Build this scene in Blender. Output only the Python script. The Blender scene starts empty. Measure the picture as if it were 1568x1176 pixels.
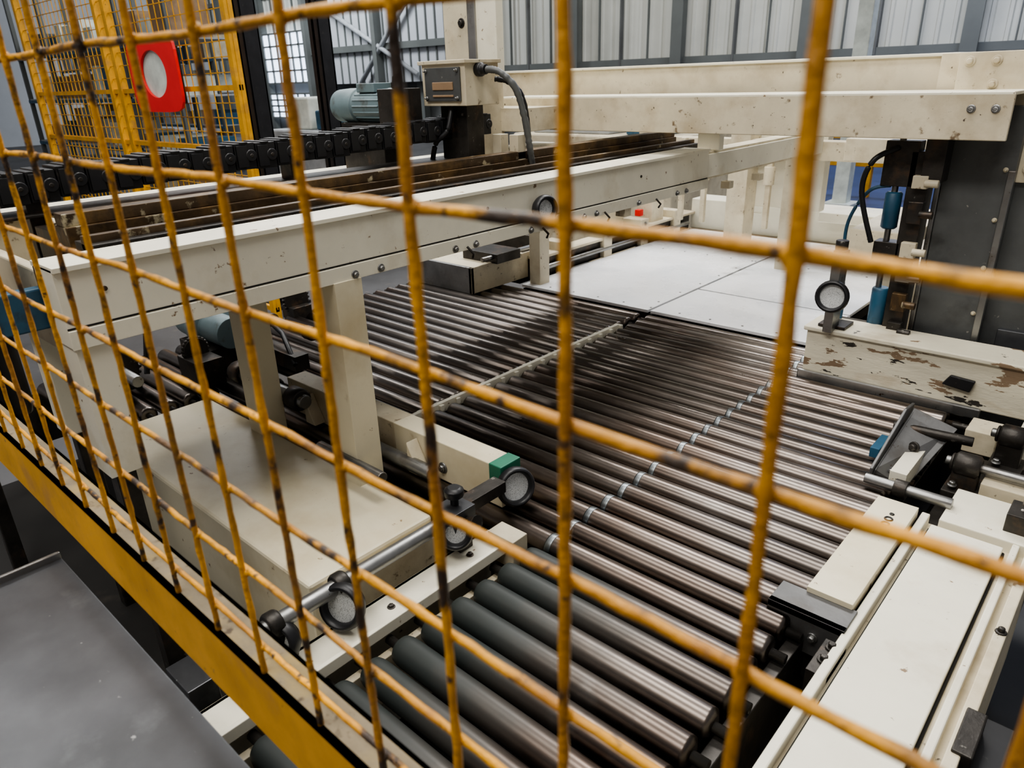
import bpy, bmesh, math, random
from mathutils import Matrix, Vector
random.seed(7)
H=1.85
V=Vector
# ------------------------------------------------------------------ camera
th=math.radians(42.8);ph=math.radians(22.95);ro=math.radians(1.93)
d=V((-math.sin(th),math.cos(th),0));r=V((math.cos(th),math.sin(th),0));z=V((0,0,1))
f=d*math.cos(ph)-z*math.sin(ph);u=d*math.sin(ph)+z*math.cos(ph)
R=r*math.cos(ro)-u*math.sin(ro);U=r*math.sin(ro)+u*math.cos(ro)
cam=bpy.data.cameras.new("camera");co=bpy.data.objects.new("camera",cam);bpy.context.collection.objects.link(co)
M=Matrix((R,U,-f)).transposed().to_4x4();M.translation=(0,0,H);co.matrix_world=M
cam.sensor_width=36;cam.lens=36*1105/1568;cam.clip_start=0.01;cam.clip_end=200
cam.dof.use_dof=True;cam.dof.focus_distance=1.9;cam.dof.aperture_fstop=9
bpy.context.scene.camera=co
try: bpy.context.scene.view_settings.look='AgX - Medium High Contrast'
except Exception: pass
# ------------------------------------------------------------------ materials
def mat(name,base,rough=.5,metal=0.,spots=(),vary=.12,vscale=6,bump=0.,bscale=80,stretch=None,island=0.,rvar=0.,spec=None,coat=None):
    m=bpy.data.materials.new(name);m.use_nodes=True;nt=m.node_tree;N=nt.nodes;L=nt.links
    b=N["Principled BSDF"];b.inputs["Roughness"].default_value=rough;b.inputs["Metallic"].default_value=metal
    if spec is not None: b.inputs["Specular IOR Level"].default_value=spec
    tc=N.new("ShaderNodeTexCoord");mp=N.new("ShaderNodeMapping");L.new(tc.outputs["Object"],mp.inputs[0])
    if stretch: mp.inputs["Scale"].default_value=stretch
    def noise(sc,det=6,src=None):
        n=N.new("ShaderNodeTexNoise");n.inputs["Scale"].default_value=sc;n.inputs["Detail"].default_value=det
        n.inputs["Roughness"].default_value=.6;L.new((src or mp).outputs[0],n.inputs["Vector"]);return n
    n=noise(vscale)
    mx=N.new("ShaderNodeMix");mx.data_type='RGBA'
    c1=[max(0,c*(1-vary*2)) for c in base];c2=[min(1,c*(1+vary)) for c in base]
    mr=N.new("ShaderNodeMapRange");mr.inputs[1].default_value=.3;mr.inputs[2].default_value=.65
    L.new(n.outputs[0],mr.inputs[0]);L.new(mr.outputs[0],mx.inputs[0])
    mx.inputs[6].default_value=(*c1,1);mx.inputs[7].default_value=(*c2,1)
    cur=mx.outputs[2]
    for i,(sc,lo,hi,col) in enumerate(spots):
        nn=noise(sc,8);rr=N.new("ShaderNodeMapRange");rr.inputs[1].default_value=lo;rr.inputs[2].default_value=hi
        L.new(nn.outputs[0],rr.inputs[0]);x=N.new("ShaderNodeMix");x.data_type='RGBA'
        L.new(rr.outputs[0],x.inputs[0]);L.new(cur,x.inputs[6]);x.inputs[7].default_value=(*col,1);cur=x.outputs[2]
        off=nn.inputs["Vector"]
        ad=N.new("ShaderNodeVectorMath");ad.inputs[1].default_value=(3.1*i+1,7.7*i,1.3*i)
        L.new(mp.outputs[0],ad.inputs[0]);L.new(ad.outputs[0],off)
    if island:
        g=N.new("ShaderNodeNewGeometry");hs=N.new("ShaderNodeHueSaturation")
        q=N.new("ShaderNodeMapRange");q.inputs[3].default_value=1-island;q.inputs[4].default_value=1+island*.6
        L.new(g.outputs["Random Per Island"],q.inputs[0]);L.new(q.outputs[0],hs.inputs["Value"]);L.new(cur,hs.inputs["Color"]);cur=hs.outputs[0]
    if coat:
        # rubber coating that has worn through towards one end (x from coat[0] to coat[1])
        sx=N.new("ShaderNodeSeparateXYZ");L.new(tc.outputs["Object"],sx.inputs[0])
        nz=noise(7,5);ma=N.new("ShaderNodeMath");ma.operation='MULTIPLY_ADD';ma.inputs[1].default_value=.35
        L.new(nz.outputs[0],ma.inputs[0]);L.new(sx.outputs[0],ma.inputs[2])
        q=N.new("ShaderNodeMapRange");q.inputs[1].default_value=coat[0]+.175;q.inputs[2].default_value=coat[1]+.175
        L.new(ma.outputs[0],q.inputs[0]);x=N.new("ShaderNodeMix");x.data_type='RGBA'
        L.new(q.outputs[0],x.inputs[0]);x.inputs[6].default_value=(.030,.036,.034,1);L.new(cur,x.inputs[7]);cur=x.outputs[2]
        L.new(q.outputs[0],b.inputs["Metallic"])
        q2=N.new("ShaderNodeMapRange");q2.inputs[3].default_value=.48;q2.inputs[4].default_value=rough
        L.new(q.outputs[0],q2.inputs[0]);L.new(q2.outputs[0],b.inputs["Roughness"]);rvar=0
    L.new(cur,b.inputs["Base Color"])
    if rvar:
        n3=noise(vscale*2.3);q=N.new("ShaderNodeMapRange");q.inputs[1].default_value=.3;q.inputs[2].default_value=.7
        q.inputs[3].default_value=max(.03,rough-rvar);q.inputs[4].default_value=rough+rvar
        L.new(n3.outputs[0],q.inputs[0]);L.new(q.outputs[0],b.inputs["Roughness"])
    if bump:
        n2=noise(bscale);bp=N.new("ShaderNodeBump");bp.inputs["Strength"].default_value=bump;bp.inputs["Distance"].default_value=.004
        L.new(n2.outputs[0],bp.inputs["Height"]);L.new(bp.outputs[0],b.inputs["Normal"])
    return m
def emit(name,col,s):
    m=bpy.data.materials.new(name);m.use_nodes=True;b=m.node_tree.nodes["Principled BSDF"]
    b.inputs["Base Color"].default_value=(*col,1);b.inputs["Emission Color"].default_value=(*col,1);b.inputs["Emission Strength"].default_value=s;return m
CREAM=mat("cream_paint",(.82,.78,.645),.40,0,[(4,.56,.78,(.60,.52,.37)),(38,.66,.70,(.25,.17,.10)),(14,.72,.75,(.12,.08,.05))],.06,3,.12,60)
CREAM3=mat("cream_paint_warm",(.77,.70,.52),.38,0,[(3,.50,.76,(.58,.48,.30)),(26,.67,.71,(.30,.21,.12)),(7,.66,.8,(.40,.32,.19))],.06,2,.08,60)
CREAM2=mat("cream_paint_dirty",(.66,.59,.44),.48,0,[(5,.50,.74,(.42,.34,.22)),(22,.63,.70,(.18,.13,.08)),(60,.66,.71,(.09,.07,.05))],.09,4,.15,50)
PEEL=mat("peeling_paint",(.72,.67,.53),.5,0,[(5,.58,.75,(.48,.39,.27)),(7,.585,.595,(.24,.17,.11)),(12,.625,.635,(.04,.035,.03))],.08,4,.3,40,(.8,1,2.6))
YEL=mat("worn_yellow_paint",(.70,.335,.022),.44,0,[(12,.45,.64,(.40,.18,.03)),(24,.54,.62,(.045,.028,.018)),(80,.62,.67,(.08,.045,.025)),(8,.58,.68,(.13,.07,.03))],.16,18,.6,160)
YELB=mat("yellow_bar_paint",(.66,.33,.022),.5,0,[(7,.53,.7,(.42,.22,.05)),(30,.66,.71,(.1,.07,.04))],.14,8,.2,60)
DUSTY=mat("dusty_yellow",(.20,.16,.10),.8,0,[(14,.5,.65,(.26,.19,.08)),(50,.60,.68,(.07,.05,.03))],.2,8,.3,60)
RS=[(1.6,.45,.66,(.125,.096,.080)),(5,.60,.80,(.24,.225,.21))]
ROLL=mat("roller_steel",(.175,.155,.14),.30,1.,RS,.06,4,0,200,(1,1.2,1.2),.35,.03)
ROLLN=mat("worn_coated_roller",(.165,.142,.126),.32,1.,RS,.06,4,0,200,(1,1.2,1.2),.30,0,coat=(-.82,-.50))
COLLAR=mat("roller_collar",(.23,.25,.26),.36,1.,[(20,.6,.7,(.15,.14,.13))],.1,10,island=.25)
BLACK=mat("black_plastic",(.014,.014,.016),.42,0,[(30,.64,.72,(.05,.045,.04))],.2,10)
DARK=mat("dark_oily_steel",(.055,.050,.045),.42,.6,[(12,.55,.65,(.10,.07,.05)),(40,.66,.70,(.2,.19,.17))],.25,10,.2,80)
GAPSHADE=mat("dark_gap_shade",(.010,.009,.008),.9,0,[(5,.6,.7,(.03,.025,.02))],.2,4)  # near-black: painted shade beneath the rollers, also dark grooves
STEEL=mat("bare_steel",(.32,.32,.315),.38,.9,[(8,.55,.7,(.2,.18,.16)),(40,.66,.7,(.1,.07,.05))],.15,6,.1,90,rvar=.08)
PLATE=mat("dull_steel_plate",(.16,.16,.16),.5,.6,[(8,.55,.7,(.10,.09,.08)),(40,.66,.7,(.07,.05,.04))],.15,6,.1,90)
SHEET=mat("grey_sheet_steel",(.135,.14,.15),.36,.7,[(3,.45,.7,(.075,.075,.08)),(6,.58,.74,(.20,.21,.22)),(70,.69,.72,(.38,.38,.38))],.25,2,.05,60,rvar=.1)
COLG=mat("grey_column_paint",(.12,.125,.125),.5,.3,[(6,.55,.7,(.08,.08,.08)),(35,.69,.72,(.35,.34,.31))],.15,4,.1,60)
RUST=mat("greasy_rail",(.085,.055,.03),.4,.4,[(8,.5,.65,(.18,.11,.045)),(14,.62,.68,(.5,.44,.3))],.25,10,.3,60,(3,1,1))
BLUE=mat("blue_paint",(.03,.10,.17),.45,0,[(12,.55,.68,(.03,.04,.05))],.15,8)
MOTOR=mat("motor_grey_blue",(.15,.21,.23),.45,0,[(10,.58,.7,(.08,.08,.07))],.1,8)
GREEN=mat("green_tape",(.02,.17,.10),.5)
HDPE=mat("white_plate",(.90,.91,.93),.28,0,[(2.2,.5,.75,(.66,.69,.73)),(60,.71,.74,(.3,.3,.3)),(3,.64,.74,(.45,.46,.47))],.04,2,.02,40,rvar=.08)
REFL=mat("reflector_face",(.70,.72,.72),.22,.2,[(420,.52,.58,(.40,.41,.41))],.05,20,.4,420)
WALL=mat("wall_cladding",(.56,.565,.52),.6,0,[(.5,.5,.7,(.48,.49,.45))],.05,.5)
WALLP=mat("wall_block",(.13,.135,.135),.8,0,[(1,.5,.7,(.08,.08,.08))],.1,.6)
STEELP=mat("grey_steelwork",(.125,.135,.13),.5,0,[],.08,1)
LINER=mat("wall_liner",(.46,.48,.51),.6,0,[],.05,.6)
FLOOR=mat("concrete_floor",(.085,.085,.088),.6,0,[(.8,.5,.7,(.05,.05,.05)),(6,.6,.7,(.12,.11,.10))],.15,1,.1,20)
BLUEF=mat("blue_lit_floor",(.045,.07,.17),.35,0,[(1,.5,.7,(.03,.05,.11))],.1,1)  # bluish door light painted into the floor colour
RED=mat("red_panel",(.80,.015,.015),.4,0,[],.05,4)
PALE=mat("pale_panel",(.66,.70,.64),.5)
WOOD=mat("brown_card",(.30,.20,.12),.8,0,[],.15,6)
GLASS=emit("window_daylight",(.72,.82,1.),2.6)
GREYP=mat("grey_panel",(.36,.38,.40),.5)
# ------------------------------------------------------------------ builder
GR={}
def group(n):
    if n not in GR:
        e=bpy.data.objects.new(n,None);bpy.context.collection.objects.link(e);e.empty_display_size=.1;GR[n]=e
    return GR[n]
class B:
    def __init__(s,name,bevel=.002,par=None):
        s.bm=bmesh.new();s.name=name;s.mats=[];s.bevel=bevel;s.par=par
    def mi(s,m):
        if m not in s.mats:s.mats.append(m)
        return s.mats.index(m)
    def box(s,x0,x1,y0,y1,z0,z1,m,rot=None,piv=None):
        vs=[V((x,y,zz+H)) for zz in (z0,z1) for y in (y0,y1) for x in (x0,x1)]
        if rot:
            c=V(piv)+V((0,0,H)) if piv else V(((x0+x1)/2,(y0+y1)/2,(z0+z1)/2+H))
            vs=[rot@(v-c)+c for v in vs]
        v=[s.bm.verts.new(p) for p in vs];k=s.mi(m)
        for q in ((0,2,3,1),(4,5,7,6),(0,1,5,4),(2,6,7,3),(0,4,6,2),(1,3,7,5)):
            fc=s.bm.faces.new([v[i] for i in q]);fc.material_index=k
    def poly(s,pts,m,thick):
        k=s.mi(m);o=V((0,0,H));a=[s.bm.verts.new(V(p)+o) for p in pts];b=[s.bm.verts.new(V(p)+o+V(thick)) for p in pts]
        s.bm.faces.new(a).material_index=k;s.bm.faces.new(b[::-1]).material_index=k
        n=len(a)
        for i in range(n):
            s.bm.faces.new((a[i],b[i],b[(i+1)%n],a[(i+1)%n])).material_index=k
    def lathe(s,p,q,prof,m,n=20):
        p=V(p)+V((0,0,H));q=V(q)+V((0,0,H));ax=(q-p).normalized()
        e=ax.orthogonal().normalized();g=ax.cross(e);k=s.mi(m);L=(q-p).length;rings=[]
        for t,rad in prof:
            c=p+ax*t*L
            rings.append([s.bm.verts.new(c+(e*math.cos(2*math.pi*i/n)+g*math.sin(2*math.pi*i/n))*rad) for i in range(n)])
        for a,b in zip(rings,rings[1:]):
            for i in range(n):
                fc=s.bm.faces.new((a[i],a[(i+1)%n],b[(i+1)%n],b[i]));fc.material_index=k;fc.smooth=True
        s.bm.faces.new(rings[0][::-1]).material_index=k;s.bm.faces.new(rings[-1]).material_index=k
    def cyl(s,p,q,rad,m,n=16): s.lathe(p,q,[(0,rad),(1,rad)],m,n)
    def tube(s,pts,rad,m,n=8,jit=0.,off=0.):
        pts=[V(p)+V((0,0,H)) for p in pts];k=s.mi(m);rings=[]
        for i,c in enumerate(pts):
            ax=(pts[min(i+1,len(pts)-1)]-pts[max(i-1,0)]).normalized()
            ref=V((0,0,1)) if abs(ax.z)<.9 else V((1,0,0))
            e=ax.cross(ref).normalized();g=ax.cross(e);rr=rad*(1+random.uniform(-jit,jit))
            c=c+e*random.uniform(-off,off)+g*random.uniform(-off,off)
            rings.append([s.bm.verts.new(c+(e*math.cos(2*math.pi*j/n)+g*math.sin(2*math.pi*j/n))*rr) for j in range(n)])
        for a,b in zip(rings,rings[1:]):
            for i in range(n):
                fc=s.bm.faces.new((a[i],a[(i+1)%n],b[(i+1)%n],b[i]));fc.material_index=k;fc.smooth=True
        s.bm.faces.new(rings[0][::-1]).material_index=k;s.bm.faces.new(rings[-1]).material_index=k
    def torus(s,c,ax,R0,r0,m,n=28,k2=10,squash=1.):
        c=V(c)+V((0,0,H));ax=V(ax).normalized();e=ax.orthogonal().normalized();g=ax.cross(e);k=s.mi(m);rg=[]
        for i in range(n):
            a=2*math.pi*i/n;dr=e*math.cos(a)+g*math.sin(a)
            rg.append([s.bm.verts.new(c+dr*(R0+r0*math.cos(2*math.pi*j/k2))+ax*r0*squash*math.sin(2*math.pi*j/k2)) for j in range(k2)])
        for i in range(n):
            a=rg[i];b=rg[(i+1)%n]
            for j in range(k2):
                fc=s.bm.faces.new((a[j],a[(j+1)%k2],b[(j+1)%k2],b[j]));fc.material_index=k;fc.smooth=True
    def bolt(s,c,ax,rad,m,h=.012):
        c=V(c);ax=V(ax).normalized();s.lathe(c-ax*.002,c+ax*h*.3,[(0,rad*1.5),(1,rad*1.5)],m,14);s.lathe(c,c+ax*h,[(0,rad),(.8,rad),(1,rad*.8)],m,6)
    def reflector(s,c,ax,R0=.042,m=None):
        c=V(c);ax=V(ax).normalized()
        s.torus(c,ax,R0*.97,.008,BLACK,squash=2.0);s.lathe(c-ax*.015,c-ax*.001,[(0,R0*.9),(1,R0*.9)],REFL,24)
        s.lathe(c-ax*.035,c-ax*.010,[(0,R0*.5),(.5,R0*.95),(1,R0*1.0)],BLACK,24)
    def done(s):
        me=bpy.data.meshes.new(s.name);bmesh.ops.recalc_face_normals(s.bm,faces=s.bm.faces);s.bm.to_mesh(me);s.bm.free()
        for m in s.mats:me.materials.append(m)
        o=bpy.data.objects.new(s.name,me);bpy.context.collection.objects.link(o)
        if s.par: o.parent=group(s.par)
        if s.bevel:
            md=o.modifiers.new("bevel","BEVEL");md.width=s.bevel;md.segments=2;md.limit_method='ANGLE';md.angle_limit=math.radians(50)
        return o
G0=-H
RC="roller_conveyor";MF="machine_frame";OG="overhead_gantry"
# ------------------------------------------------------------------ foreground mesh fence
b=B("safety_fence",0)
yf=.2;wr=.0027
zt=.60;zb=-.47
hz=[.0284+.0774*i for i in range(-6,8)]
xs=[-.0772-.0815*i for i in range(-5,46)]
for x in xs:
    n=int((zt-zb)/.012) if x>-1.5 else 30
    ph0=random.uniform(0,6)
    b.tube([(x+.0012*math.sin(ph0+i*.11),yf,zb+(zt-zb)*i/n) for i in range(n+1)],wr,YEL,8,.12,.00035)
for h in hz:
    pts=[];x=.35
    while x>-3.8:
        pts.append((x,yf+.0040,h+.0010*math.sin(x*21+h*40)));x-=.012 if x>-1.5 else .04
    b.tube(pts,wr,YEL,8,.12,.00035)
    for x in xs:
        if x>-1.6: b.lathe((x,yf-.001,h),(x,yf+.005,h),[(0,.0012),(.3,.0038),(.7,.0038),(1,.0012)],YEL,8)
b.box(-3.8,.35,yf-.004,yf+.001,-.545,-.462,YELB)
b.box(-3.8,.35,yf-.004,yf+.030,-.468,-.462,DUSTY)
b.box(-3.8,.35,yf+.026,yf+.030,-.485,-.462,DUSTY)
b.box(-3.8,.35,yf-.02,yf+.02,.585,.625,YELB)
for x in (-3.8,.33): b.box(x-.02,x+.02,yf-.02,yf+.02,G0,.62,YELB)
b.done()
# ------------------------------------------------------------------ steel cabinet lower left
b=B("steel_cabinet",.003)
b.box(-1.04,-.30,-.45,.180,G0,-.602,SHEET)
b.box(-1.045,-.295,-.455,.186,-.604,-.600,SHEET)
b.box(-1.05,-1.044,-.45,.186,-.625,-.590,STEEL)
b.box(-1.0,-.66,.180,.183,-1.7,-.68,SHEET);b.box(-.64,-.34,.180,.183,-1.7,-.68,SHEET)
b.done()
# ------------------------------------------------------------------ roller conveyor
b=B("rollers",0,RC)
P=.0755;rr=.0312
def roller(x0,x1,y,m,zc=-1.0-rr):
    L=x1-x0;e=.006/L
    b.lathe((x0-.03,y,zc),(x1+.03,y,zc),[(0,.010),(1,.010)],DARK,10)
    b.lathe((x0,y,zc),(x1,y,zc),[(0,rr*.45),(.001/L,rr*.8),(e,rr*.97),(2*e,rr),(1-2*e,rr),(1-e,rr*.97),(1-.001/L,rr*.8),(1,rr*.45)],m,24)
y=.28;ys=[]
while y<2.72:
    ys.append(y);y+=P
ZR=-1.0-rr
for i,y in enumerate(ys):
    if y<1.06:
        L=.935-.375
        b.lathe((-.97,y,ZR),(-.345,y,ZR),[(0,.010),(1,.010)],DARK,10)
        b.lathe((-.935,y,ZR),(-.375,y,ZR),[(0,.013),(.004,.022),(.014,.028),(.035,rr*.985),(.06,rr),(.98,rr),(.99,rr*.97),(1,rr*.6)],ROLLN,24)
    else:
        roller(-1.66,-.375,y,ROLL)
        b.lathe((-.918,y,ZR),(-.900,y,ZR),[(0,rr),(.15,rr+.0005),(.85,rr+.0005),(1,rr)],COLLAR,24)
    if y>1.06: roller(-3.02,-1.70,y,ROLL)
    elif y>.6: roller(-3.02,-2.45,y,ROLL)
b.done()
b=B("conveyor_frame",.002,RC)
for x0,x1,ya,yb in ((-.372,-.345,.25,2.78),(-3.08,-3.05,.5,2.78)):
    b.box(x0,x1,ya,yb,-1.25,-1.045,DARK)
b.box(-3.05,-.35,2.715,2.735,-1.20,-1.03,DARK)
b.box(-3.05,-.372,1.055,1.065,-1.30,-1.08,DARK)
b.box(-3.05,-.36,.22,2.76,-1.42,-1.36,GAPSHADE)  # added black pan, painting the shade seen between rollers
for x in (-3.0,-1.68,-.4):
    for y in (.3,1.4,2.65): b.box(x-.04,x+.04,y-.04,y+.04,G0,-1.36,DARK)
b.box(-1.688,-1.672,1.10,2.5,-1.03,-.994,CREAM)
for y in ys:
    if 1.1<y<2.5: b.box(-1.698,-1.662,y+P/2-.009,y+P/2+.009,-1.02,-.998,CREAM)
b.box(-1.055,-.965,.24,1.03,-1.012,-1.0,CREAM)
b.box(-.972,-.962,.24,1.03,-1.012,-.985,CREAM)
b.box(-1.055,-1.045,.24,1.03,-1.35,-1.0,CREAM)
b.box(-1.09,-1.058,.24,1.0,-1.06,-1.045,STEEL)
b.box(-.962,-.945,.24,1.03,-1.15,-1.045,CREAM2)
for y in (.45,.7,.93): b.bolt((-1.01,y,-1.0),(0,0,1),.006,DARK,.007)
b.box(-1.02,-.94,1.0,1.05,-1.05,-.975,CREAM2)
b.done()
b=B("conveyor_side_rail",.003,RC)
b.box(-.275,-.045,.22,1.74,-1.30,-1.015,CREAM2)
b.box(-.280,-.262,.22,1.74,-1.06,-.990,CREAM)
b.box(-.250,-.105,.22,1.70,-1.02,-.992,CREAM)
b.box(-.255,-.100,.22,1.70,-1.018,-1.004,GAPSHADE)
b.box(-.092,-.078,.22,1.74,-1.02,-.988,CREAM)
b.box(-.066,-.045,.22,1.74,-1.02,-.996,CREAM2)
b.box(-.24,.25,1.72,1.90,-1.06,-.985,CREAM)
b.box(-.20,.25,1.93,2.02,-1.10,-.97,CREAM2)
b.box(-.18,.25,2.22,2.40,-1.12,-.955,CREAM)
b.box(-.28,.25,2.04,2.2,-1.2,-1.03,DARK)
b.box(-.285,-.05,1.74,2.45,-1.30,-1.06,DARK)
for y in (.5,.95,1.4): b.bolt((-.055,y,-.996),(0,0,1),.007,DARK)
b.box(-.06,-.03,1.05,1.16,-1.10,-.99,DARK);b.box(-.05,.01,.95,1.2,-1.2,-1.03,BLACK)
for y in (.4,1.6): b.box(-.2,-.1,y-.05,y+.05,G0,-1.29,DARK)
b.box(-.2,-.1,2.3,2.4,G0,-1.29,DARK)
b.box(-.352,-.28,.4,.46,-1.2,-1.12,DARK);b.box(-.352,-.28,1.5,1.56,-1.2,-1.12,DARK);b.box(-.352,-.28,2.3,2.36,-1.2,-1.12,DARK)
b.done()
b=B("side_guide_plate",.002,RC)
b.box(-.375,-.285,1.27,1.72,-.985,-.972,CREAM3)
b.box(-.375,-.285,1.27,1.72,-1.0,-.985,CREAM2)
for y in (1.60,1.625): b.torus((-.325,y,-.971),(0,0,1),.008,.0025,BLACK,12,6)
b.torus((-.325,1.65,-.971),(0,0,1),.004,.002,BLACK,10,6)
b.box(-.425,-.275,1.20,1.215,-1.075,-.985,PLATE);b.box(-.425,-.275,1.20,1.275,-1.0,-.985,PLATE)
b.bolt((-.33,1.20,-1.03),(0,-1,0),.007,STEEL)
b.box(-.43,-.28,1.215,1.30,-1.15,-1.045,GAPSHADE)
b.box(-.30,-.262,1.08,1.18,-1.07,-1.0,DARK);b.bolt((-.282,1.12,-1.0),(0,0,1),.008,DARK);b.bolt((-.282,1.16,-1.0),(0,0,1),.008,DARK)
b.cyl((-.43,1.79,-.975),(-.23,1.79,-.975),.014,STEEL);b.cyl((-.36,1.79,-.975),(-.33,1.79,-.975),.022,DARK)
b.box(-.385,-.345,1.83,2.02,-1.0,-.955,CREAM)
b.done()
b=B("angled_guide_bracket",.002,RC)
b.poly([(-.44,1.86,-1.03),(-.44,2.10,-1.03),(-.42,2.10,-.87),(-.42,2.02,-.86),(-.44,1.86,-.98)],PLATE,(.008,0,0))
b.poly([(-.44,1.87,-1.03),(-.36,1.90,-1.03),(-.30,2.09,-.91),(-.41,2.08,-.875),(-.43,1.87,-.985)],PLATE,(.004,-.006,0))
b.bolt((-.37,1.98,-.945),(-.3,-1,.2),.010,DARK,.015);b.bolt((-.395,1.90,-.99),(-.3,-1,.2),.006,STEEL)
b.cyl((-.44,2.03,-.92),(-.25,2.05,-.92),.013,DARK)
b.box(-.47,-.445,1.95,2.05,-.995,-.965,BLUE)
b.done()
b=B("bearing_blocks",.003,RC)
for (x,y,zc) in ((-.24,1.97,-.95),(-.18,2.17,-.93)):
    b.box(x-.03,x+.03,y-.02,y+.02,-1.03,zc,DARK)
    b.lathe((x-.03,y,zc),(x+.03,y,zc),[(0,.024),(.1,.031),(.9,.031),(1,.024)],DARK,20)
    b.lathe((x-.05,y,zc),(x+.30,y,zc),[(0,.012),(1,.012)],STEEL,16)
    b.torus((x-.034,y,zc),(1,0,0),.019,.004,DARK,20,8)
    b.bolt((x-.02,y-.035,-1.0),(0,0,1),.008,STEEL);b.box(x-.04,x+.04,y-.055,y+.055,-1.035,-1.01,DARK)
b.cyl((-.10,1.80,-.95),(.2,1.80,-.95),.012,STEEL);b.box(-.12,-.06,1.76,1.84,-.99,-.94,DARK);b.cyl((-.09,1.80,-.93),(-.09,1.80,-.90),.009,STEEL)
b.box(-.30,-.22,2.24,2.34,-1.04,-.97,CREAM2);b.cyl((-.34,2.27,-.98),(-.10,2.27,-.98),.010,DARK)
b.done()
b=B("peeling_box_beam",.004,RC)
b.box(-.86,.6,2.46,2.60,-.995,-.83,PEEL)
b.box(-.87,.6,2.45,2.61,-.842,-.826,PEEL)
b.box(-.87,-.30,2.44,2.455,-1.02,-.985,STEEL)
b.poly([(-.42,2.445,-.93),(-.34,2.445,-.94),(-.33,2.445,-.90),(-.40,2.445,-.895)],BLACK,(0,.012,0))
b.box(.0,.06,2.5,2.58,G0,-.99,DARK);b.box(-.85,-.79,2.5,2.58,G0,-.99,DARK)
b.done()
# ------------------------------------------------------------------ long side beam with posts
b=B("longitudinal_beam",.004,MF)
b.box(-1.56,-1.462,.38,2.80,-.44,-.290,CREAM)
b.box(-1.462,-1.456,.38,2.80,-.442,-.405,CREAM)
b.box(-1.4625,-1.4605,.38,2.80,-.404,-.400,GAPSHADE)
b.box(-1.575,-1.455,.38,2.80,-.296,-.286,CREAM)
b.box(-1.568,-1.562,.38,2.80,-.34,-.296,GAPSHADE)
b.box(-1.472,-1.462,2.80,3.9,-.40,-.31,CREAM);b.box(-1.55,-1.472,2.80,3.9,-.41,-.30,CREAM2)
for y in (.72,1.02,1.10,1.36,1.44,1.68,1.95,2.02,2.28,2.55,2.62): b.bolt((-1.456,y,-.43),(1,0,0),.007,STEEL,.010)
for y in (2.2,3.0,3.3): b.box(-1.50,-1.46,y,y+.04,-.47,-.44,CREAM2)
y=1.4
while y<2.7:
    b.tube([(-1.45,y,-.43),(-1.435,y+.01,-.45),(-1.45,y+.02,-.465)],.004,DARK,6);y+=.33
b.reflector((-1.43,1.72,-.37),(1,-.25,.1),.036)
for y in (.46,1.5,2.3): b.cyl((-1.463,y,-.34),(-1.459,y,-.34),.005,DARK,10)
b.box(-1.535,-1.452,.955,1.035,-1.005,-.44,CREAM3)
b.bolt((-1.49,.955,-.93),(0,-1,0),.010,DARK,.012)
b.box(-1.545,-1.465,.385,.455,-.72,-.44,CREAM);b.box(-1.53,-1.49,.40,.44,G0,-.72,DARK)
b.box(-1.55,-1.47,3.8,3.9,-1.8,-.40,CREAM2)
b.done()
b=B("secondary_beam",.004,MF)
b.box(-2.45,-2.36,.25,2.9,-.46,-.30,CREAM2);b.box(-2.47,-2.34,.25,2.9,-.31,-.295,CREAM)
b.box(-2.02,-1.93,.95,1.03,-1.01,-.46,CREAM3);b.box(-2.02,-1.94,.44,.52,-.8,-.46,CREAM);b.box(-2.0,-1.96,.46,.50,G0,-.8,DARK)
b.box(-2.02,-1.93,.40,2.9,-.50,-.44,DARK)
for y in (.40,.62,.95,1.5,2.2,2.85): b.box(-2.36,-1.57,y-.012,y+.012,-.47,-.31,CREAM2)
b.box(-2.34,-1.60,.42,1.4,-.47,-.46,DARK)
b.box(-2.44,-2.37,2.8,2.88,G0,-.46,CREAM2);b.box(-2.44,-2.37,.28,.36,-.8,-.46,CREAM2);b.box(-2.42,-2.39,.30,.34,G0,-.8,DARK)
b.done()
b=B("carriage_rail",.002,MF)
b.box(-1.80,-1.73,.5,3.0,-.31,-.262,RUST);b.box(-1.79,-1.74,.5,3.0,-.262,-.235,RUST);b.box(-1.82,-1.71,.5,3.0,-.320,-.308,CREAM2)
b.box(-1.70,-1.61,.5,3.0,-.315,-.285,DARK);b.box(-1.66,-1.64,.5,3.0,-.30,-.270,RUST)
b.cyl((-1.9,.6,-.30),(-1.9,3.0,-.30),.016,STEEL)
b.box(-1.95,-1.85,2.9,3.0,-.45,-.28,DARK);b.box(-1.95,-1.85,.5,.6,-.47,-.28,DARK)
b.done()
b=B("sensor_crossbar",.003,RC)
b.box(-2.05,-1.50,1.12,1.19,-1.0,-.885,CREAM2);b.box(-1.50,-1.085,1.12,1.19,-1.0,-.885,CREAM3)
b.box(-1.125,-1.083,1.118,1.192,-.93,-.883,GREEN)
b.box(-2.45,-2.03,1.14,1.18,-1.0,-.93,DARK)
b.reflector((-1.055,1.14,-.935),(1,-.35,.25),.045)
for x in (-1.40,-1.9):
    b.poly([(x,1.12,-.99),(x+.05,1.12,-.99),(x,1.12,-.90)],CREAM2,(0,-.04,0))
b.bolt((-1.30,1.12,-.96),(0,-1,0),.011,STEEL)
b.cyl((-1.62,.95,-.93),(-1.34,.95,-.93),.016,STEEL);b.cyl((-1.62,1.08,-.96),(-1.30,1.08,-.96),.020,STEEL)
b.cyl((-2.3,1.06,-.90),(-1.85,1.06,-.90),.022,STEEL)
for x in (-2.25,-2.05,-1.9): b.lathe((x-.03,1.06,-.90),(x+.03,1.06,-.90),[(0,.03),(.1,.036),(.9,.036),(1,.03)],DARK,16)
b.done()
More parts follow.
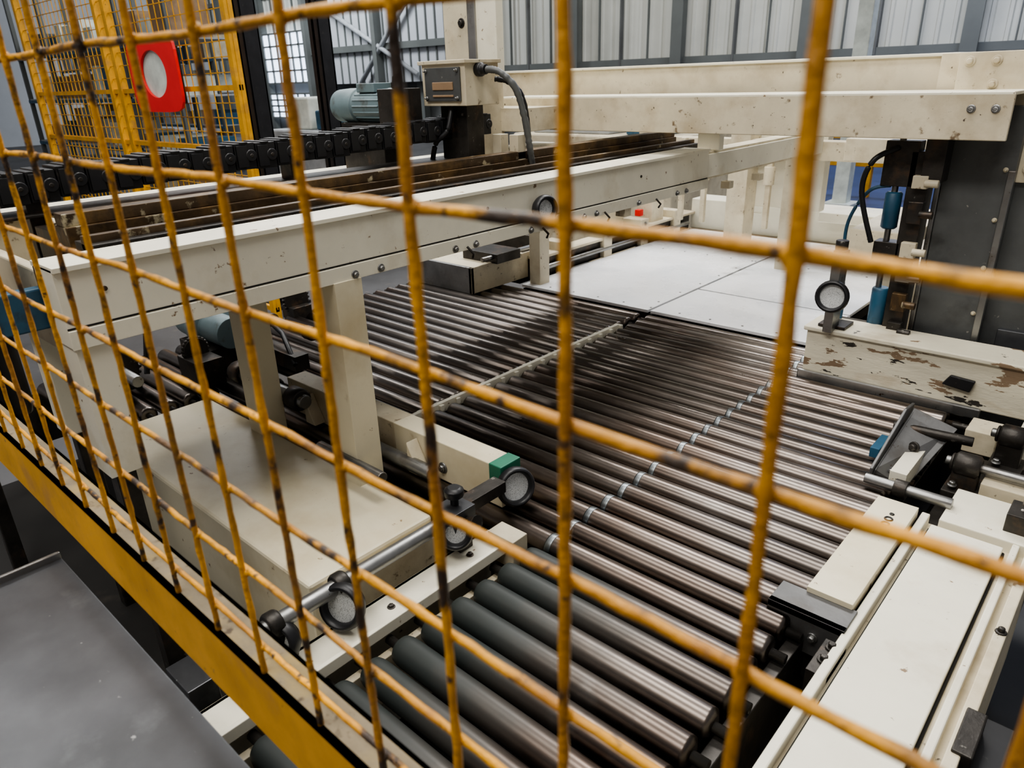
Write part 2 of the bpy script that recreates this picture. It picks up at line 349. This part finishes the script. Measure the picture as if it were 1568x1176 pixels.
b=B("sensor_mounting_pipe",.001,RC)
b.cyl((-1.06,.44,-.92),(-1.06,.92,-.92),.017,STEEL,20)
for y in (.47,.62):
    b.lathe((-1.06,y-.014,-.92),(-1.06,y+.014,-.92),[(0,.024),(.2,.027),(.8,.027),(1,.024)],DARK,16)
b.reflector((-1.03,.60,-.945),(.45,-1,.35),.042)
b.reflector((-1.05,.47,-.955),(.45,-1,.35),.036)
b.reflector((-1.02,.90,-.93),(.7,-.7,.3),.032)
b.box(-1.085,-1.02,.90,.965,-.955,-.885,SHEET)
b.box(-1.09,-1.05,.93,1.10,-.93,-.90,DARK)
b.lathe((-1.055,.935,-.885),(-1.055,.935,-.84),[(0,.010),(.45,.010),(.5,.022),(.85,.023),(1,.014)],BLACK,12)
b.lathe((-1.02,.935,-.915),(-.985,.935,-.905),[(0,.010),(.3,.012),(1,.018)],DARK,12)
b.box(-1.10,-1.03,.92,.96,-1.0,-.955,DARK);b.box(-1.08,-1.04,.45,.50,-1.0,-.935,DARK)
b.done()
b=B("machine_cover",.008,RC)
b.box(-2.37,-1.20,.625,.985,-1.80,-1.0,CREAM3)
b.box(-1.20,-1.17,.66,.985,-1.2,-1.012,CREAM2)
b.box(-2.3,-1.25,.65,.95,G0,-1.79,DARK)
b.box(-1.5,-1.25,.50,.62,-1.6,-1.35,DARK)
b.done()
b=B("under_frame_reflector",.002,RC)
b.box(-1.30,-1.12,.28,.55,-1.30,-1.24,CREAM);b.reflector((-1.14,.36,-1.18),(.5,-1,.5),.045);b.box(-1.17,-1.12,.37,.44,-1.25,-1.17,DARK)
b.cyl((-1.40,.42,-1.1),(-1.12,.42,-1.1),.02,STEEL);b.box(-1.26,-1.18,.4,.48,G0,-1.3,DARK);b.box(-1.3,-1.2,.34,.40,-1.24,-1.08,SHEET)
b.done()
b=B("drive_assembly",.002,RC)
def gear(c,ax,R0,w,m,n=22):
    c=V(c);ax=V(ax);b.lathe(c-ax*w/2,c+ax*w/2,[(0,R0*.85),(0.001,R0*.9),(.999,R0*.9),(1,R0*.85)],m,n*2)
    e=ax.orthogonal().normalized();g=ax.cross(e)
    for i in range(n):
        a=2*math.pi*i/n;dr=e*math.cos(a)+g*math.sin(a);b.lathe(c+dr*R0*.88,c+dr*R0*1.04,[(0,w*.5),(1,w*.3)],m,6)
gear((-3.0,1.75,-.93),(1,0,0),.07,.02,DARK);gear((-2.62,.80,-.90),(1,0,0),.075,.02,DARK)
gear((-2.55,1.05,-.88),(1,0,0),.05,.02,DARK)
b.lathe((-2.75,.80,-.90),(-2.45,.80,-.90),[(0,.02),(1,.02)],STEEL,14)
b.lathe((-2.9,1.2,-.86),(-2.55,1.2,-.86),[(0,.05),(.03,.07),(.4,.075),(.41,.09),(.55,.09),(.56,.06),(1,.06)],MOTOR,24)
b.box(-2.85,-2.6,1.12,1.28,-1.0,-.92,DARK);b.box(-2.72,-2.66,.72,.88,-1.0,-.92,DARK)
b.box(-2.6,-2.45,1.0,1.1,-1.0,-.9,DARK);b.box(-3.05,-2.95,1.7,1.8,-1.02,-.96,DARK)
b.tube([(-2.75,1.25,-.80),(-2.7,1.15,-.68),(-2.6,1.0,-.66),(-2.55,.9,-.75),(-2.5,.85,-.9)],.010,BLACK,8)
b.tube([(-2.9,1.5,-.95),(-2.7,1.4,-.85),(-2.45,1.35,-.88),(-2.3,1.3,-.96)],.010,BLACK,8)
b.box(-2.9,-2.3,1.30,1.36,-.99,-.93,DARK);b.cyl((-2.9,1.5,-.93),(-2.2,1.5,-.93),.018,STEEL)
for x in (-2.8,-2.5,-2.25): b.lathe((x-.02,1.5,-.93),(x+.02,1.5,-.93),[(0,.03),(1,.03)],DARK,14)
b.done()
b=B("blue_gearmotor",.004,MF)
b.box(-1.74,-1.60,.275,.325,-.34,-.17,BLUE);b.lathe((-1.66,.30,-.34),(-1.66,.30,-.60),[(0,.03),(.1,.035),(.9,.035),(1,.03)],BLACK,18)
b.box(-1.72,-1.61,.268,.275,-.27,-.23,BLACK);b.box(-1.60,-1.57,.28,.45,-.42,-.34,BLUE);b.lathe((-1.66,.30,-.17),(-1.66,.30,-.15),[(0,.03),(1,.02)],BLACK,16)
b.done()
b=B("cable_chain",.003,MF)
y=.32;i=0
while y<2.0:
    zc=-.188+.030*(y-.7)+.0025*math.sin(i*1.9)
    b.box(-2.045,-1.955,y,y+.061,zc-.036,zc+.034,BLACK)
    b.box(-1.955,-1.950,y+.004,y+.036,zc-.030,zc+.028,BLACK)
    b.lathe((-1.955,y+.046,zc),(-1.948,y+.046,zc),[(0,.017),(.7,.017),(1,.014)],BLACK,16)
    b.lathe((-1.949,y+.046,zc),(-1.946,y+.046,zc),[(0,.006),(1,.005)],DARK,10)
    b.box(-2.05,-1.95,y+.018,y+.040,zc+.032,zc+.037,BLACK)
    y+=.064;i+=1
b.box(-2.06,-1.94,.3,2.0,-.262,-.255,DARK)
for yy in (.5,1.2,1.9): b.box(-2.03,-1.97,yy,yy+.04,-.44,-.20,DARK)
b.done()
b=B("electric_motor",.003,MF)
mc=V((-2.42,1.72,-.075))
b.lathe(mc,mc+V((.36,0,0)),[(0,.040),(.03,.056),(.22,.060),(.36,.060),(.37,.052),(.82,.052),(.83,.058),(.92,.058),(.97,.04),(1,.02)],MOTOR,28)
for i in range(16):
    a=2*math.pi*i/16;dr=V((0,math.cos(a),math.sin(a)));b.lathe(mc+V((.14,0,0))+dr*.053,mc+V((.29,0,0))+dr*.053,[(0,.004),(1,.004)],MOTOR,4)
b.box(-2.26,-2.16,1.68,1.76,-.03,.0,MOTOR);b.box(-2.36,-2.12,1.67,1.77,-.295,-.13,DARK)
b.box(-2.12,-2.03,1.66,1.78,-.13,-.02,DARK);b.lathe((-2.08,1.72,-.02),(-2.08,1.72,.02),[(0,.02),(1,.015)],BLACK,12)
b.done()
b=B("junction_box",.005,MF)
b.box(-2.04,-1.83,1.80,1.96,-.08,.055,CREAM2)
b.box(-2.05,-1.82,1.79,1.965,.050,.062,CREAM2)
b.box(-2.02,-1.85,1.792,1.80,-.065,.040,COLG);b.box(-1.98,-1.88,1.788,1.793,-.030,-.005,WOOD);b.box(-1.98,-1.88,1.788,1.793,-.052,-.045,WOOD)
for x in (-2.01,-1.86): b.bolt((x,1.79,-.055),(0,-1,0),.004,STEEL);b.bolt((x,1.79,.03),(0,-1,0),.004,STEEL)
b.box(-2.0,-1.87,1.84,1.92,-.30,-.08,DARK)
b.lathe((-1.83,1.86,.03),(-1.79,1.86,.03),[(0,.022),(.5,.022),(.6,.016),(1,.016)],BLACK,14)
def flex(pts,rad=0,m=0):
    P_=[V(p) for p in pts];out=[]
    for i in range(len(P_)-1):
        p0=P_[max(i-1,0)];p1=P_[i];p2=P_[i+1];p3=P_[min(i+2,len(P_)-1)]
        for k in range(12):
            t=k/12;out.append(.5*((2*p1)+(-p0+p2)*t+(2*p0-5*p1+4*p2-p3)*t*t+(-p0+3*p1-3*p2+p3)*t**3))
    return out
b.tube(flex([(-1.79,1.86,.03),(-1.74,1.87,.02),(-1.70,1.9,-.03),(-1.69,1.93,-.12),(-1.69,1.95,-.20),(-1.70,1.98,-.28)]),.011,COLG,10,.15)
b.tube(flex([(-1.79,1.90,.0),(-1.75,1.92,-.01),(-1.72,1.95,-.05),(-1.72,1.98,-.14),(-1.73,2.0,-.28)]),.009,BLACK,10,.1)
b.tube(flex([(-1.93,1.83,-.08),(-1.93,1.80,-.16),(-1.97,1.78,-.2),(-2.0,1.78,-.28)]),.009,BLACK,8)
for x in (-1.84,-1.76):b.box(x-.02,x+.02,1.95,1.99,-.31,-.18,CREAM2)
b.done()
# ------------------------------------------------------------------ overhead gantry
b=B("gantry_beams",.004,OG)
b.box(-2.36,-.42,2.50,2.62,-.185,-.085,CREAM2)
b.box(-2.36,-.40,2.49,2.505,-.205,-.080,CREAM2)
b.box(-2.36,-.40,2.49,2.72,-.085,-.075,CREAM)
b.box(-2.62,-.66,2.80,2.90,-.11,.025,CREAM2);b.box(-2.62,-.62,2.79,2.91,.022,.032,CREAM)
b.box(-.66,-.35,2.74,2.80,-.12,.03,CREAM2);b.box(-.60,-.30,2.70,2.74,-.34,.03,CREAM2)
for x,zz in ((-.57,.005),(-.50,.005),(-.40,.005),(-.50,-.06),(-.40,-.06),(-.43,-.24),(-.36,-.30)): b.bolt((x,2.70,zz),(0,-1,0),.010,CREAM2,.015)
for x in (-.50,-.44): b.bolt((x,2.49,-.12),(0,-1,0),.008,STEEL,.010)
b.poly([(-.60,2.72,-.12),(-.42,2.72,-.12),(-.42,2.72,-.34),(-.5,2.72,-.34)],CREAM2,(0,.02,0))
b.box(-2.30,-2.14,2.16,2.32,-.30,1.4,CREAM2);b.box(-2.14,-2.02,2.16,2.2,.02,1.4,CREAM);b.box(-2.16,-2.12,2.15,2.16,.02,1.4,STEEL)
b.box(-2.50,-2.0,2.30,2.9,-.20,-.11,CREAM2)
b.bolt((-2.2,2.16,.2),(0,-1,0),.012,DARK)
b.done()
b=B("gantry_column",.004,OG)
b.box(-.575,-.385,2.66,2.85,G0,-.12,COLG);b.box(-.59,-.575,2.65,2.86,-1.2,-.20,STEEL)
b.box(-.39,.3,2.72,2.8,-1.5,-.34,COLG);b.box(-.34,-.10,2.70,2.74,-1.0,-.80,SHEET)
b.box(-.40,-.38,2.64,2.66,-1.1,-.3,STEEL)
for zz in (-.3,-.45,-.6,-.75): b.bolt((-.41,2.66,zz),(0,-1,0),.005,CREAM2)
b.box(-.62,-.56,2.58,2.66,-.34,-.20,DARK);b.box(-.66,-.60,2.60,2.68,-.95,-.25,DARK)
for (zz,h,m) in ((-.85,.05,DARK),(-.76,.06,RUST),(-.66,.04,STEEL),(-.58,.05,CREAM2),(-.47,.07,DARK),(-.36,.04,CREAM2)): b.box(-.64,-.595,2.575,2.60,zz,zz+h,m);b.cyl((-.60,2.56,zz+h/2),(-.56,2.56,zz+h/2),.012,m)
b.done()
b=B("pneumatic_cylinder",.002,OG)
b.lathe((-.70,2.63,-.50),(-.70,2.63,-.38),[(0,.020),(.05,.026),(.95,.026),(1,.020)],BLUE,18)
b.lathe((-.69,2.63,-.84),(-.69,2.63,-.70),[(0,.024),(.05,.028),(.95,.028),(1,.024)],BLUE,18)
b.cyl((-.70,2.63,-.84),(-.70,2.63,-.2),.010,STEEL);b.box(-.73,-.65,2.60,2.66,-.62,-.54,DARK);b.box(-.74,-.64,2.60,2.66,-.36,-.22,DARK)
b.tube(flex([(-.71,2.62,-.36),(-.77,2.60,-.38),(-.82,2.6,-.48),(-.82,2.6,-.6),(-.80,2.6,-.75),(-.80,2.6,-.84)]),.006,BLUE,8)
b.tube(flex([(-.70,2.6,-.24),(-.76,2.56,-.28),(-.78,2.56,-.38),(-.73,2.58,-.55)]),.009,BLACK,8)
b.box(-.82,-.62,2.605,2.66,-.86,-.835,DARK)
b.done()
b=B("reflector_stand",.002,RC)
b.reflector((-.78,2.42,-.70),(.1,-1,.15),.048);b.box(-.80,-.77,2.43,2.50,-.83,-.56,STEEL);b.box(-.80,-.76,2.43,2.47,-.60,-.55,DARK)
b.cyl((-.785,2.46,-.56),(-.785,2.46,-.52),.02,DARK)
b.box(-.83,-.74,2.47,2.56,-.826,-.815,DARK)
b.done()
b=B("transfer_table",.003,RC)
for x0,x1,y0,y1 in ((-2.46,-1.692,2.76,4.55),(-1.678,-.95,2.76,3.20),(-1.678,-.95,3.215,4.55)):
    b.box(x0,x1,y0,y1,-1.012,-.998,HDPE)
b.box(-2.46,-.95,2.77,4.55,-1.06,-1.02,GAPSHADE)
for x in (-2.3,-1.1):
    for y in (2.9,4.4): b.box(x-.05,x+.05,y-.05,y+.05,G0,-1.06,DARK)
for i in range(9):
    b.cyl((-2.3+i*.15,2.80,-1.0),(-2.3+i*.15,2.80,-.9965),.006,DARK,8);b.cyl((-2.3+i*.15,3.9,-1.0),(-2.3+i*.15,3.9,-.9965),.006,DARK,8)
for i in range(8): b.cyl((-1.72,2.9+i*.2,-1.0),(-1.72,2.9+i*.2,-.9965),.006,DARK,8)
b.done()
b=B("rear_guard_box",.006,RC)
b.box(-2.50,-1.10,4.60,4.80,-1.1,-.80,CREAM);b.poly([(-2.50,4.59,-.80),(-2.2,4.59,-.80),(-2.12,4.59,-.86),(-2.0,4.59,-.86),(-1.95,4.59,-.80),(-1.1,4.59,-.80),(-1.1,4.59,-1.0),(-2.5,4.59,-1.0)],CREAM,(0,.012,0))
b.box(-1.25,-.95,4.0,4.8,-1.1,-.78,CREAM2);b.box(-2.45,-1.2,4.64,4.76,G0,-1.1,DARK);b.box(-.9,-.6,3.4,4.2,G0,-.80,CREAM2)
b.box(-1.60,-1.25,4.5,4.6,-.86,-.80,CREAM)
b.done()
b=B("side_fence_guide",.003,RC)
b.box(-3.03,-2.56,2.48,2.90,-.99,-.87,CREAM2);b.box(-3.03,-2.54,2.47,2.49,-1.0,-.865,STEEL);b.box(-2.56,-2.54,2.47,2.95,-1.0,-.865,CREAM2)
b.box(-2.54,-2.49,2.9,4.55,-1.0,-.90,DARK);b.box(-2.57,-2.47,2.9,4.6,-.90,-.885,CREAM2);b.cyl((-2.47,2.9,-.95),(-2.47,4.5,-.95),.014,STEEL)
for y in (3.1,3.5,3.9,4.3): b.box(-2.60,-2.46,y,y+.08,-1.0,-.84,CREAM2);b.bolt((-2.46,y+.04,-.87),(1,0,0),.01,STEEL)
b.box(-2.58,-2.54,4.0,4.04,-.84,-.80,RED);b.box(-2.8,-2.6,3.6,3.9,-1.0,-.75,CREAM2);b.box(-2.9,-2.6,3.0,3.1,-1.0,-.8,DARK)
b.box(-2.75,-2.5,2.62,2.8,-.87,-.82,DARK);b.cyl((-2.54,2.55,-.84),(-2.54,2.95,-.84),.012,STEEL)
b.box(-2.6,-2.5,3.0,3.1,G0,-1.0,DARK);b.box(-2.6,-2.5,4.3,4.4,G0,-1.0,DARK);b.box(-2.9,-2.8,2.5,2.6,G0,-.99,DARK);b.box(-2.9,-2.6,2.9,4.5,-1.05,-.995,DARK)
b.done()
b=B("rear_cross_frame",.004,OG)
b.box(-2.6,-.5,4.1,4.2,-.46,-.36,CREAM2);b.box(-1.62,-1.48,3.9,4.1,-.42,-.25,CREAM);b.box(-2.0,-1.88,4.08,4.22,-1.0,-.3,CREAM2)
b.box(-1.9,-1.5,4.22,4.3,-.75,-.30,CREAM)
b.box(-1.2,-.6,3.6,3.7,-.40,-.30,CREAM2);b.box(-.75,-.62,3.55,3.75,G0,-.2,CREAM2);b.box(-2.62,-2.5,4.08,4.22,G0,-.2,CREAM2)
for x in (-2.3,-2.15,-1.75): b.box(x-.015,x+.015,4.07,4.10,-.85,-.36,CREAM2);b.cyl((x,4.08,-.6),(x,4.08,-.5),.03,CREAM2)
b.box(-1.55,-1.45,2.86,2.9,-.30,-.15,CREAM)
b.done()
# ------------------------------------------------------------------ building shell
b=B("floor",0);b.box(-34,10,-6,20,G0-.1,G0,FLOOR);b.done()
b=B("blue_light_on_floor",0);b.box(-9,2,10.5,17.4,G0,G0+.004,BLUEF);b.done()  # thin sheet, its blue colour stands for light from the door
YW=17.5
b=B("wall_north",0)
b.box(-34,10,YW,YW+.2,G0,.25,WALLP)
x=-34;pr=[]
while x<10:
    pr+=[(x,YW-.02),(x+.18,YW-.02),(x+.20,YW-.06),(x+.26,YW-.06),(x+.28,YW-.02)];x+=.30
k=b.mi(WALL);prev=None
for (x,y) in pr:
    a=b.bm.verts.new((x,y,H+.2));c=b.bm.verts.new((x,y,H+9))
    if prev: b.bm.faces.new((prev[0],a,c,prev[1])).material_index=k
    prev=(a,c)
b.done()
b=B("trim_steelwork",0)
for i in range(-1,12):
    x=-.218*17-3.17*i
    b.box(x-.10,x+.10,YW-.35,YW-.07,G0,9,STEELP);b.box(x-.15,x+.15,YW-.37,YW-.35,G0,9,STEELP)
    b.box(x+1.4,x+1.44,YW-.2,YW-.07,.2,9,WALLP);b.box(x+.7,x+.72,YW-.15,YW-.07,.2,9,STEELP);b.box(x+2.2,x+2.22,YW-.15,YW-.07,.2,9,STEELP)
b.box(-34,10,YW-.18,YW-.07,.2,.36,STEELP);b.box(-34,10,YW-.2,YW-.07,3.2,3.35,STEELP)
b.done()
b=B("wall_west",0);b.box(-34.2,-34,-6,20,G0,9,LINER);b.done()
b=B("wall_liner",0)
b.box(-25,-16.6,YW-.7,YW-.6,.0,9,LINER)
for i in range(20): b.box(-25+i*.42,-24.95+i*.42,YW-.74,YW-.7,0,9,STEELP)
b.box(-25,-16.6,YW-.85,YW-.7,1.0,1.2,STEELP)
b.tube([(-22,YW-.9,0),(-18,YW-.9,3.5)],.08,GREYP,8);b.tube([(-24,YW-.9,2.6),(-19,YW-.9,.2)],.08,GREYP,8)
for x in (-25,-21,-17): b.box(x-.1,x+.1,YW-1,YW-.7,G0,9,STEELP)
b.done()
for wi,(x0,x1,z0,z1) in enumerate(((-31.5,-25.4,.1,1.9),(-31.5,-25.4,-1.2,-.3))):
    b=B("window_%d"%(wi+1),0)
    b.box(x0,x1,YW-.30,YW-.25,z0,z1,GLASS)
    n=12
    for i in range(n+1): xx=x0+(x1-x0)*i/n;b.box(xx-.03,xx+.03,YW-.36,YW-.30,z0,z1,STEELP)
    for i in range(5): zz=z0+(z1-z0)*i/4;b.box(x0,x1,YW-.36,YW-.30,zz-.03,zz+.03,STEELP)
    b.done()
BF="background_guard_fence"
b=B("mesh_panels",0,BF)
yb=2.75
for x in (-9.2,-7.2,-7.0,-5.03): b.box(x-.03,x+.03,yb-.03,yb+.03,G0,1.2,YELB)
for zz in (-1.6,-.42,.0,1.15): b.box(-9.2,-5.0,yb-.015,yb+.015,zz-.018,zz+.018,YELB)
x=-9.2
while x<-5.0: b.box(x-.003,x+.003,yb-.003,yb+.003,-1.6,1.15,YELB);x+=.1
zz=-1.6
while zz<1.15: b.box(-9.2,-5.0,yb-.003,yb+.003,zz-.003,zz+.003,YELB);zz+=.1
b.done()
b=B("red_warning_panel",0,BF)
x0,x1,z0,z1=-6.56,-5.72,-.16,.39
o_=[];i_=[]
for i in range(48):
    a=2*math.pi*i/48;c,s_=math.cos(a),math.sin(a)
    q=(abs(c)**6+abs(s_)**6)**(1/6)
    o_.append(((x0+x1)/2+(x1-x0)/2*c/q,(z0+z1)/2+(z1-z0)/2*s_/q));i_.append(((x0+x1)/2+.22*c,(z0+z1)/2+.17*s_))
k=b.mi(RED)
for i in range(48):
    j=(i+1)%48
    for yy in (2.66,2.68):
        b.bm.faces.new([b.bm.verts.new((p[0],yy,p[1]+H)) for p in (o_[i],o_[j],i_[j],i_[i])]).material_index=k
    for l in (o_,i_):
        b.bm.faces.new([b.bm.verts.new(p) for p in ((l[i][0],2.66,l[i][1]+H),(l[j][0],2.66,l[j][1]+H),(l[j][0],2.68,l[j][1]+H),(l[i][0],2.68,l[i][1]+H))]).material_index=k
b.box((x0+x1)/2-.24,(x0+x1)/2+.24,2.685,2.70,-.08,.30,PALE)
b.box(x0+.1,x0+.14,2.68,2.74,-.1,.3,DARK);b.box(x1-.14,x1-.1,2.68,2.74,-.1,.3,DARK)
b.done()
for nm,x,y,w in (("black_steel_column",-5.88,3.35,.15),("black_steel_column",-5.15,3.55,.12)):
    b=B(nm,.01);b.box(x-w/2,x+w/2,y-w/2,y-w/2+.02,G0,2.2,BLACK);b.box(x-w/2,x+w/2,y+w/2-.02,y+w/2,G0,2.2,BLACK);b.box(x-.02,x+.02,y-w/2,y+w/2,G0,2.2,BLACK);b.box(x-w,x+w,y-w,y+w,G0,G0+.03,BLACK);b.box(x+w/2-.01,x+w/2,y-w/2,y+w/2,G0,2.2,BLACK);b.done()
def rack(name,x0,x1,y,n,seed):
    random.seed(seed);b=B(name,0)
    for i in range(n+1):
        xx=x0+(x1-x0)*i/n;b.box(xx-.04,xx+.04,y,y+.06,G0,1.6,STEELP);b.box(xx-.04,xx+.04,y+.9,y+.96,G0,1.6,STEELP)
    for lv in (-1.5,-.8,-.1,.6):
        b.box(x0,x1,y-.02,y+.02,lv-.05,lv,BLUE);b.box(x0,x1,y,y+.95,lv,lv+.02,GREYP)
        xx=x0+.08
        while xx<x1-.4:
            w=random.uniform(.2,.5);h=random.uniform(.15,.5);b.box(xx,xx+w,y+.1,y+.7,lv+.02,lv+.02+h,random.choice([WOOD,GREYP,PALE,BLUE,CREAM2,COLG,PALE]));xx+=w+random.uniform(.03,.3)
    return b.done()
rack("storage_rack",-16,-10.0,4.6,4,3);rack("storage_rack",-26,-16.5,8.5,5,5)
b=B("distant_machine",.02)
b.box(-7.9,-6.7,4.6,5.6,G0,-.45,GREYP);b.box(-7.6,-7.2,4.7,5.3,-.45,-.12,PALE);b.box(-7.1,-6.8,4.7,5.2,-.45,-.25,BLUE);b.cyl((-6.9,4.7,-.45),(-6.9,4.7,.0),.05,YELB)
b.done()
b=B("distant_machine",.02)
b.box(-5.6,-3.6,6.2,7.4,G0,-.55,CREAM2);b.box(-5.4,-4.4,6.3,7.0,-.55,-.30,GREYP);b.box(-4.2,-3.8,6.3,6.8,-.55,-.38,BLUE);b.cyl((-4.0,6.4,-.38),(-4.0,6.4,-.2),.05,DARK)
b.done()
b=B("yellow_barrier",.01)
for x in (-4.6,-3.6,-2.6): b.box(x-.05,x+.05,12-.05,12.05,G0,-.9,YELB)
for zz in (-1.0,-1.4): b.box(-4.65,-2.55,11.96,12.04,zz,zz+.1,YELB)
b.done()
b=B("white_column",.01);b.box(-3.75,-3.55,11.0,11.2,G0,3.2,PALE);b.box(-3.85,-3.45,10.9,11.3,G0,G0+.05,PALE);b.done()
# ------------------------------------------------------------------ lights
def area(n,x,y,zz,sx,sy,p,col=(1,.98,.94),tgt=None):
    l=bpy.data.lights.new(n,'AREA');l.shape='RECTANGLE';l.size=sx;l.size_y=sy;l.energy=p;l.color=col
    o=bpy.data.objects.new(n,l);o.location=(x,y,zz+H);bpy.context.collection.objects.link(o)
    if tgt: o.rotation_euler=(V(tgt)-V((x,y,zz))).to_track_quat('-Z','Y').to_euler()
area("bay_light_a",-1.2,1.4,3.6,3.0,.8,125,(1,.97,.91))
area("bay_light_b",-3.0,5.5,4.2,4.0,.6,310,(1,.98,.95),(-1.8,3,-1))
area("bay_light_c",-1.0,-1.5,3.4,3.5,.8,145,(1,.96,.9),(-1.2,1,-1))
area("bay_light_d",-5.5,1.0,4.0,.8,4.0,140)
area("bay_light_e",-10,6,5,6,2,400,(.98,.99,1))
area("bay_light_f",-6,12.5,6,12,1.5,560,(1,.98,.92),(-7,17.5,2))
area("bay_light_g",-22,12,6,8,1.5,1000,(.92,.96,1),(-24,17.5,1))
area("bay_light_h",-2.5,13,4,3,2,260,(.6,.7,1))
w=bpy.data.worlds.new("world");bpy.context.scene.world=w;w.use_nodes=True
bg=w.node_tree.nodes["Background"];bg.inputs[0].default_value=(.98,.98,1,1);bg.inputs[1].default_value=.27
